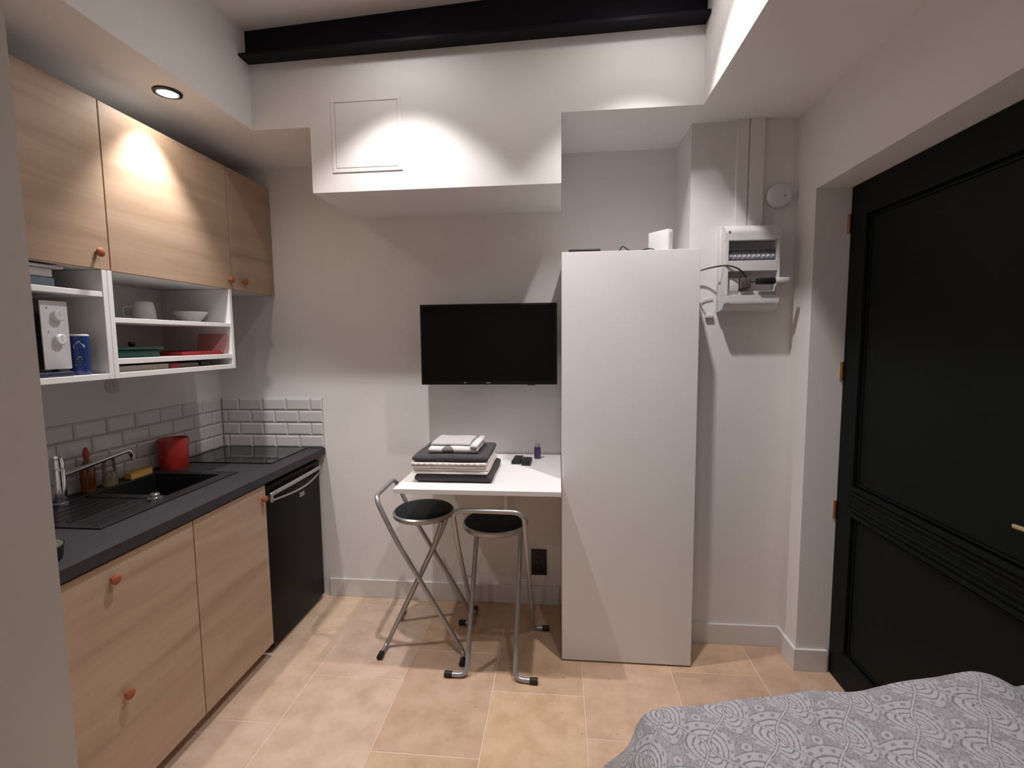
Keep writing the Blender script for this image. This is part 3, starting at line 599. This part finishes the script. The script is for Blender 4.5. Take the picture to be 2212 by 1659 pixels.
# things on the table
def folded(bm, x0, x1, y0, y1, z0, z1, layers, seed, wav=0.003, mi=0, yfold=True):
    """stack of soft slabs joined by round folds at the front edge"""
    rnd = random.Random(seed); h = (z1-z0)/layers
    for k in range(layers):
        nx, ny = 22, 14
        t_ = bmesh.new(); ph = rnd.uniform(0, 6); top = {}; bot = {}
        dx = rnd.uniform(-0.004, 0.004); dyk = rnd.uniform(-0.003, 0.003)
        for i in range(nx+1):
            for j in range(ny+1):
                u, v = 0.5-0.5*math.cos(PI*i/nx), 0.5-0.5*math.cos(PI*j/ny)
                ex = min(u, 1-u)*(x1-x0); ey = min(v, 1-v)*(y1-y0)
                ed = min(ex, ey); rr = h*0.5
                s = math.sqrt(max(0, 1-(1-min(1, ed/rr))**2))
                wv = wav*math.sin(u*9+ph)+wav*0.6*math.sin(v*7+ph*2+u*3)
                if k == 0: wb = 0
                else: wb = wv
                X = x0+dx+u*(x1-x0)+wav*0.7*math.sin(v*8+ph); Y = y0+dyk+v*(y1-y0)+wav*0.8*math.sin(u*11+ph)
                zc = z0+(k+0.5)*h
                top[i, j] = t_.verts.new((X, Y, zc+h*0.5*(0.05+0.95*s)+(wv if ed > 0.005 else wv*0.5)*0.5))
                bot[i, j] = t_.verts.new((X, Y, zc-h*0.5*(0.05+0.95*s)+wb*0.5*0.5))
        for i in range(nx):
            for j in range(ny):
                t_.faces.new((top[i, j], top[i+1, j], top[i+1, j+1], top[i, j+1])); t_.faces.new((bot[i, j], bot[i, j+1], bot[i+1, j+1], bot[i+1, j]))
        for i in range(nx):
            t_.faces.new((top[i, 0], bot[i, 0], bot[i+1, 0], top[i+1, 0])); t_.faces.new((top[i, ny], top[i+1, ny], bot[i+1, ny], bot[i, ny]))
        for j in range(ny):
            t_.faces.new((top[0, j], top[0, j+1], bot[0, j+1], bot[0, j])); t_.faces.new((top[nx, j], bot[nx, j], bot[nx, j+1], top[nx, j+1]))
        for f in t_.faces: f.material_index = mi
        merge(bm, t_)
    return bm
tx0, tx1, ty0, ty1 = -0.675, -0.325, 2.145, 2.47
def pile(name, mt, label, *a, **k):
    bm = B(); folded(bm, *a, **k); return tag(obj(name, bm, mt, smooth='all'), label, 'towel', 'stack of folded towels')
pile('folded_towel', M['towel_d'], 'charcoal grey towel at the bottom of the towel stack', tx0+0.005, tx1+0.018, ty0, ty1+0.02, ZT+0.001, ZT+0.041, 1, 1, 0.0015)
pile('folded_towel', M['towel_c'], 'smooth cream towel folded double just above the bottom charcoal towel', tx0, tx1, ty0-0.002, ty1, ZT+0.0425, ZT+0.069, 2, 2, 0.0018)
bm = B(); folded(bm, tx0-0.008, tx1-0.004, ty0-0.006, ty1-0.002, ZT+0.0705, ZT+0.095, 2, 5, 0.0018)
tube(bm, [(tx0-0.004+q*0.00345, ty0-0.005+0.0015*math.sin(q*1.5), ZT+0.0905+0.0018*math.sin(q*0.75)) for q in range(98)], 0.0042, 8)
tag(obj('folded_towel', bm, M['towel_c'], smooth='all'), 'cream towel with a scalloped hem under the upper charcoal towel', 'towel', 'stack of folded towels')
pile('folded_towel', M['towel_d'], 'charcoal grey towel lying below the striped white hand towel', tx0, tx1+0.004, ty0+0.004, ty1, ZT+0.0975, ZT+0.127, 1, 9, 0.002)
t = thing('hand_towel', 'white hand towel with a grey stripe near the top of the stack', 'towel', (-0.48, 2.32, ZT+0.129), 'stack of folded towels')
hx0, hx1, hy0, hy1 = -0.61, -0.375, 2.185, 2.42; hz = ZT+0.1285
bm = B(); folded(bm, hx0, hx1, hy0, hy1, hz, hz+0.030, 1, 12, 0.002); obj('cloth', bm, M['towel_w'], t, smooth='all')
bm = B(); tube(bm, fillet([(hx1-0.018, hy0-0.004, hz+0.032), (hx1-0.012, hy0+0.05, hz+0.040), (hx1-0.008, hy1-0.03, hz+0.038)], 0.02), 0.012, 10, flat=(0.010, 0.018)); obj('rolled_edge', bm, M['towel_w'], t, smooth='all')
bm = B(); folded(bm, -0.545, -0.49, hy0-0.0015, hy1-0.02, hz-0.0002, hz+0.0308, 1, 12, 0.0008); obj('stripe', bm, M['stripe'], t, smooth='all', label='grey woven stripe')
bm = B(); folded(bm, -0.605, -0.418, 2.21, 2.41, hz+0.0325, hz+0.044, 1, 21, 0.002); tag(obj('washcloth', bm, M['towel_g'], smooth='all'), 'pale grey washcloth lying topmost on the towel stack', 'cloth')
def remote(name, label, cx, cyy, lx, ly, ang):
    t = thing(name, label, 'remote control', (cx, cyy, ZT))
    bm = B(); rbox(bm, cx, cyy, ZT+0.0005, ZT+0.018, lx, ly, ang, 0.005); bd = obj('casing', bm, M['blackp'], t, smooth=True)
    bm = B()
    for i in range(3):
        for j in range(5):
            u, v = (i-1)*lx*0.27, (j-2)*ly*0.16; x = cx+u*math.cos(ang)-v*math.sin(ang); y = cyy+u*math.sin(ang)+v*math.cos(ang)
            cyl(bm, (x, y, ZT+0.0175), 0.0042, 0.0014, 10)
    obj('buttons', bm, M['rubber'], bd)
remote('remote_control', 'left black remote control lying on the white table', -0.222, 2.565, 0.048, 0.135, math.radians(-4))
remote('remote_control', 'black remote control on the white table nearer the purple bottle', -0.170, 2.535, 0.048, 0.125, math.radians(-2))
t = thing('small_bottle', 'small purple bottle with a clear cap on the white table', 'bottle', (-0.118, 2.64, ZT))
bm = B(); lathe(bm, [(0, 0), (0.017, 0), (0.0185, 0.002), (0.0185, 0.058), (0.015, 0.064), (0, 0.064)], (-0.118, 2.64, ZT+0.0005), 24); obj('bottle_body', bm, M['purple'], t, smooth=True)
bm = B(); lathe(bm, [(0, 0.064), (0.013, 0.064), (0.013, 0.084), (0.006, 0.088), (0, 0.088)], (-0.118, 2.64, ZT+0.0005), 20); obj('cap', bm, mat('lilac_cap', (0.4, 0.36, 0.44), 0.2, var=0.05, trans=0.3), t, smooth=True)

# ------------------------------------------------------------------ socket under the table
t = thing('wall_socket', 'black double wall socket under the white table', 'socket', (-0.116, YB, 0.255))
bm = B(); box(bm, -0.162, -0.072, YB-0.010, YB, 0.178, 0.332, 0.003); obj('plate', bm, M['blackp'], t, smooth=True)
for z in (0.218, 0.292):
    bm = B(); lathe(bm, [(0.021, -0.002), (0.021, 0.002), (0.0235, 0.002), (0.0235, -0.002)], (-0.117, YB-0.0105, z), 28, 'y'); obj('outlet', bm, M['rubber'], t)

# ------------------------------------------------------------------ folding bar stools
def make_stool(label):
    t = thing('bar_stool', label, 'stool', (0, 0, 0), 'folding bar stools')
    P = dict(parent=t, world=False, smooth=True)
    r = 0.0115
    # back frame: loop at the top, two legs running forward to the feet
    bm = B(); s = 0.16
    half = lambda q: [(0.205, q*0.222, 0.0135), (0.202, q*s, 0.0135), (-0.125, q*s, 0.59), (-0.218, q*s, 0.80)]
    pts = half(1) + half(-1)[::-1]
    tube(bm, fillet(pts, [0.05, 0.18, 0.055, 0.055, 0.18, 0.05], 8), r, 12); obj('back_frame', bm, M['tube'], **P)
    bm = B(); s = 0.112
    half = lambda q: [(-0.205, q*0.192, 0.0135), (-0.202, q*s, 0.0135), (0.06, q*s, 0.55), (0.095, q*s, 0.662)]
    for q in (1, -1):
        bm = B(); tube(bm, fillet(half(q), [0.05, 0.12], 8), r, 12); obj('leg', bm, M['tube'], **P)
    for q in (1, -1):
        for (x, y) in ((0.205, 0.222), (-0.205, 0.192)):
            bm = B(); cyl(bm, (x, q*y-(0.012 if q > 0 else -0.012), 0.0145), 0.0142, 0.036*q, 16, 'y'); bmesh.ops.rotate(bm, verts=bm.verts, cent=(x, q*y, 0.0145), matrix=Matrix.Identity(3)); obj('foot_cap', bm, M['rubber'], **P)
    bm = B(); tube(bm, [(0.088, -0.112, 0.655), (0.088, 0.112, 0.655)], 0.008, 10); obj('seat_bar', bm, M['tube'], **P)
    for q in (1, -1):
        bm = B(); tube(bm, [(-0.022, q*0.108, 0.395), (-0.022, q*0.166, 0.395)], 0.0035, 10); obj('pivot', bm, M['tube'], **P)
    bm = B(); R0 = 0.156; lathe(bm, [(0, 0.654), (R0-0.010, 0.654), (R0, 0.661), (R0+0.001, 0.677), (R0-0.006, 0.683), (0, 0.683)], (-0.02, 0, 0), 56); obj('seat_rim', bm, M['tube'], **P)
    bm = B(); lathe(bm, [(0, 0.682), (R0-0.009, 0.682), (R0-0.008, 0.686), (R0-0.016, 0.692), (R0-0.05, 0.695), (0, 0.696)], (-0.02, 0, 0), 56); obj('seat_pad', bm, M['vinyl'], **P)
    return t
s1 = make_stool('silver folding bar stool seen side-on, at the left end of the table')
s1.location = (-0.675, 2.385, 0); s1.rotation_euler = (0, 0, math.radians(2))
s2 = copy_tree(s1); s2['label'] = 'silver folding bar stool seen from behind, standing under the table front edge'
s2.location = (-0.305, 2.275, 0); s2.rotation_euler = (0, 0, math.radians(88))

# ------------------------------------------------------------------ electrical panel, smoke detector, trunking
t = thing('fuse_box', 'white open electrical panel on the wall right of the wardrobe', 'electrical panel', (0.88, 2.44, 1.87))
ex0, ex1, ez0, ez1, eyf = 0.758, 1.0, 1.677, 2.066, 2.345
bm = B(); box(bm, ex0-0.006, ex1+0.006, 2.405, 2.44, ez0-0.004, ez1+0.004, 0.003); box(bm, ex0+0.01, ex1-0.01, 2.398, 2.406, 1.73, 2.0); obj('back_box', bm, M['elec'], t, smooth=True)
bm = B()
def cover(za, zb_, flip):
    pts = [(2.405, za), (2.405, zb_), ]
    n_ = 8; pr = []
    for j in range(n_+1):
        a = j/n_*PI/2; pr.append((2.405-(2.405-eyf)*math.sin(a), (zb_-(zb_-za)*0.55*(1-math.cos(a))) if flip else (za+(zb_-za)*0.55*(1-math.cos(a)))))
    if flip: poly = pr + [(eyf, za), (2.405, za)]
    else: poly = pr + [(eyf, zb_), (2.405, zb_)]
    prism(bm, poly, ex0, ex1, 'yz')
cover(1.992, ez1, True); cover(ez0, 1.745, False)
box(bm, ex0, ex0+0.016, eyf, 2.405, 1.745, 1.992, 0.002); box(bm, ex1-0.012, ex1, eyf, 2.405, 1.745, 1.992, 0.002)
box(bm, ex0+0.016, ex1-0.012, eyf, 2.405, 1.853, 1.900, 0.002); box(bm, ex0+0.016, ex1-0.012, 2.37, 2.40, 1.745, 1.765, 0.002)
obj('cover', bm, M['elec'], t)
bm = B(); box(bm, ex0+0.016, ex1-0.012, 2.386, 2.40, 1.9, 1.99); obj('module_plate', bm, M['breaker'], t)
nb = 10; bw = (ex1-0.014-ex0-0.018)/nb
for k in range(nb):
    x = ex0+0.018+k*bw
    bm = B(); box(bm, x+0.0008, x+bw-0.0008, 2.371, 2.3862, 1.912, 1.958, 0.001, 1); br = obj('breaker', bm, M['breaker'], t)
    bm = B(); box(bm, x+0.002, x+bw-0.002, 2.368, 2.3712, 1.936, 1.950); obj('window', bm, M['dkgrey'], br)
    bm = B(); box(bm, x+0.006, x+bw-0.006, 2.358, 2.3712, 1.919, 1.929, 0.001, 1); obj('toggle', bm, M['elec'], br)
bm = B(); box(bm, 0.776, 0.828, 2.362, 2.40, 1.765, 1.825, 0.003); obj('socket_module', bm, M['elec'], t, smooth=True)
bm = B(); cyl(bm, (0.775, 2.343, 2.03), 0.005, 0.004, 12, 'y'); cyl(bm, (0.775, 2.3455, 1.712), 0.007, 0.004, 12, 'y'); obj('screw', bm, M['greyp'], t)
t = thing('power_adapter', 'black power adapter and plugs hanging in the open lower bay of the electrical panel', 'adapter', (0.9, 2.35, 1.8))
bm = B(); box(bm, 0.829, 0.872, 2.335, 2.375, 1.775, 1.822, 0.004); obj('plug', bm, M['brownp'], t, smooth=True, label='brown plug')
bm = B(); box(bm, 0.893, 0.975, 2.318, 2.350, 1.790, 1.820, 0.008); obj('transformer', bm, M['blackp'], t, smooth=True)
bm = B(); tube(bm, [(0.870, 2.345, 1.805), (0.896, 2.335, 1.806)], 0.004); obj('lead', bm, M['blackp'], t, smooth=True)
bm = B(); box(bm, 0.9755, 1.028, 2.308, 2.340, 1.796, 1.818, 0.004); obj('usb_plug', bm, M['elec'], t, smooth=True, label='white plug end')
bm = B(); tube(bm, fillet([(0.622, 2.41, 1.855), (0.70, 2.40, 1.878), (0.765, 2.338, 1.882), (0.82, 2.332, 1.862), (0.852, 2.34, 1.823)], 0.04), 0.0035, 8)
tag(obj('cable', bm, M['blackp'], smooth=True), 'black cable running from behind the wardrobe into the electrical panel', 'cable')
bm = B(); box(bm, 0.822, 0.874, 2.418, 2.44, ez1+0.0045, ZS-0.0005, 0.0015, 1); t = thing('cable_trunking', 'white vertical cable trunking above the electrical panel', 'trunking', (0.88, 2.44, 2.3))
obj('cover', bm, M['wall'], t)
bm = B(); box(bm, 0.8775, 0.944, 2.418, 2.44, ez1+0.0045, ZS-0.0005, 0.0015, 1); obj('cover', bm, M['wall'], t)
bm = B(); box(bm, 0.874, 0.8775, 2.428, 2.44, ez1+0.0045, ZS-0.0005); obj('cable_slit', bm, M['dkgrey'], t, label='dark slit between the two covers')
t = thing('smoke_detector', 'round white smoke detector on the wall near the door recess', 'smoke detector', (1.017, 2.44, 2.203))
bm = B(); lathe(bm, [(0, -0.036), (0.03, -0.036), (0.05, -0.030), (0.056, -0.020), (0.056, 0.0), (0, 0.0)], (1.017, 2.44, 2.203), 40, 'y')
for v in bm.verts: v.co.y = 2.44 - abs(v.co.y-2.44)
obj('detector_body', bm, M['elec'], t, smooth=True)
bm = B(); cyl(bm, (1.035, 2.4035, 2.198), 0.005, 0.003, 14, 'y'); obj('test_button', bm, M['greyp'], t)
t = thing('thin_cord', 'thin white cord with a small inline plug hanging left of the electrical panel', 'cord', (0.71, 2.43, 1.75))
bm = B(); tube(bm, fillet([(0.64, 2.436, 1.86), (0.665, 2.436, 1.80), (0.672, 2.436, 1.76), (0.645, 2.436, 1.755)], 0.015), 0.0022, 6)
tube(bm, fillet([(0.64, 2.434, 1.735), (0.668, 2.434, 1.715), (0.70, 2.434, 1.735), (0.735, 2.434, 1.74)], 0.02), 0.0022, 6)
tube(bm, fillet([(0.675, 2.434, 1.722), (0.69, 2.434, 1.69), (0.715, 2.434, 1.655)], 0.02), 0.0022, 6); obj('wire', bm, M['cord_w'], t, smooth=True)
bm = B(); box(bm, 0.702, 0.74, 2.425, 2.4395, 1.645, 1.662, 0.003); obj('inline_plug', bm, M['cord_w'], t, smooth=True)

# ------------------------------------------------------------------ bed and patterned duvet
t = thing('bed', 'single bed under the grey patterned duvet, against the right wall', 'bed', (0.68, 0.3, 0))
bm = B(); box(bm, 0.30, 1.085, -0.75, 1.245, 0.12, 0.26, 0.01); obj('bed_base', bm, M['dkgrey'], t)
bm = B(); box(bm, 0.30, 1.085, -0.75, 1.245, 0.26, 0.455, 0.04, 3); obj('mattress', bm, M['matt'], t, smooth=True)
for (x, y) in ((0.34, -0.7), (1.04, -0.7), (0.34, 1.2), (1.04, 1.2)):
    bm = B(); cyl(bm, (x, y, 0), 0.025, 0.122, 16); obj('leg', bm, M['blackp'], t)
PW, PH = 0.158, 0.235
def pattern(u, v):
    """printed ogee and paisley motif, 0 dark .. 1 light"""
    x, y = u/PW, v/PH
    k = math.floor(x*2); best = 9
    for kk in (k-1, k, k+1):
        xc = (kk+0.5)*0.5 + (0.25 if kk % 2 == 0 else -0.25)*0.92*math.cos(2*PI*y)
        sl = 0.25*0.92*2*PI*math.sin(2*PI*y)*PW/PH
        best = min(best, abs(x-xc)*PW/math.sqrt(1+sl*sl))
    cand = []
    for (ox, oy) in ((0.5, 0.0), (0.0, 0.5)):
        cx = math.floor(x-ox+0.5)+ox; cyy = math.floor(y-oy+0.5)+oy
        cand.append(((x-cx), (y-cyy)))
    p, q = min(cand, key=lambda c: (c[0]*1.35)**2+(c[1]*0.9)**2)
    g = math.sin(u*260+3*math.sin(v*120))*math.sin(v*230+3*math.sin(u*160)) + 0.5*math.sin(u*520+v*210)*math.sin(v*470-u*150)
    val = 0.47+0.15*g
    if best < 0.0019: return 0.82
    if best < 0.0040: return 0.24
    yy = q+0.03; pp = p+0.05*math.sin(yy*7)
    den = 0.37*(1+1.55*yy)
    if den > 0.02 and -0.42 < yy < 0.4:
        f = math.sqrt((pp/den)**2+(yy/0.38)**2)
        if f < 1.0:
            a = math.atan2(yy, pp)
            if f > 0.955: return 0.26
            if f > 0.70:
                return 0.32 if (abs(f-0.83) < 0.05 and math.sin(a*13) > 0.45) else 0.72
            if f > 0.645: return 0.22
            if f > 0.50: return 0.76
            if f > 0.45: return 0.22
            if f > 0.31: return 0.76
            if f > 0.26: return 0.22
            if f > 0.10: return 0.78
            return 0.3
    b2 = math.sqrt((p/0.085)**2+((q-0.405)/0.07)**2)
    if b2 < 1: return 0.30 if b2 < 0.35 or b2 > 0.85 else 0.74
    if 0.0075 < best < 0.0145: val = 0.62 if math.sin((v+u*0.5)*2*PI/0.0135) > 0.0 else 0.40
    return max(0.15, min(0.8, val))
NXD, NYD = 560, 330
EX, EY = 0.228, 1.308           # duvet edges over the mattress
bm = B(); rows = []; pv = []
A0_, A1_ = -0.30, 0.99; B0_, B1_ = -0.78, 0.26
def sstep(a, b, x): s = max(0, min(1, (x-a)/(b-a))); return s*s*(3-2*s)
def duv(a, b):
    """a: cloth distance from the left edge, b: beyond the far edge"""
    rd = 0.03
    da = 0.5*(-a+math.sqrt(a*a+rd*rd)); db = 0.5*(b+math.sqrt(b*b+rd*rd))      # soft overhang amounts
    X = EX + (a + da) - 0.42*da; Y = EY + (b - db) + 0.30*db
    if a >= 0: pass
    z = 0.512 + (0.172*min(1.0, max(0.0, (X-EX))/0.84)**0.85) + 0.045*sstep(0.0, 0.9, X-EX)*sstep(-0.1, -0.5, b)
    drop = math.sqrt(da*da+db*db)
    z -= 0.93*drop
    # soft folds
    z += 0.006*math.sin(a*9+b*5)+0.005*math.sin(a*17-b*11+1.0)+0.0035*math.sin(a*31+b*23)
    wr = sstep(0.01, 0.12, da)
    X += wr*0.014*math.sin(b*24+0.6); Y += sstep(0.01, 0.12, db)*0.014*math.sin(a*21)
    # dip next to the wall side
    z -= 0.022*math.exp(-(((X-1.17)/0.045)**2))
    lim = sstep(0.98, 0.90, Y) if Y > 0.9 else 1.0
    if X > EX: X -= (X-EX)*lim*0.135/0.99
    return X, Y, max(z, 0.16)
for i in range(NXD+1):
    a = A0_+(A1_-A0_)*i/NXD; rw = []
    for j in range(NYD+1):
        b = (B0_+(-0.44-B0_)*j/20) if j <= 20 else (-0.44+(B1_+0.44)*(j-20)/(NYD-20))
        rw.append(bm.verts.new(duv(a, b))); pv.append(pattern(a+0.03+0.012*math.sin(b*6), b+0.03+0.014*math.sin(a*5)))
    rows.append(rw)
for i in range(NXD):
    for j in range(NYD): bm.faces.new((rows[i][j], rows[i+1][j], rows[i+1][j+1], rows[i][j+1]))
m, N, L, b = newmat('printed_cotton')
at = N.new('ShaderNodeVertexColor'); at.layer_name = 'print'
r = N.new('ShaderNodeValToRGB'); e = r.color_ramp.elements; e[0].position = 0.1; e[0].color = (0.125, 0.122, 0.132, 1); e[1].position = 0.8; e[1].color = (0.42, 0.415, 0.445, 1)
L.new(at.outputs[0], r.inputs[0]); L.new(r.outputs[0], b.inputs['Base Color']); b.inputs['Roughness'].default_value = 0.9; b.inputs['Sheen Weight'].default_value = 0.1
bmesh.ops.recalc_face_normals(bm, faces=bm.faces)
do = obj('duvet', bm, m, smooth='all')
ca = do.data.color_attributes.new('print', 'FLOAT_COLOR', 'POINT')
for i, v in enumerate(pv): ca.data[i].color = (v, v, v, 1)
sm = do.modifiers.new('thickness', 'SOLIDIFY'); sm.thickness = 0.012; sm.offset = -1
tag(do, 'grey duvet with a pale ogee and paisley print spread over the bed', 'duvet')
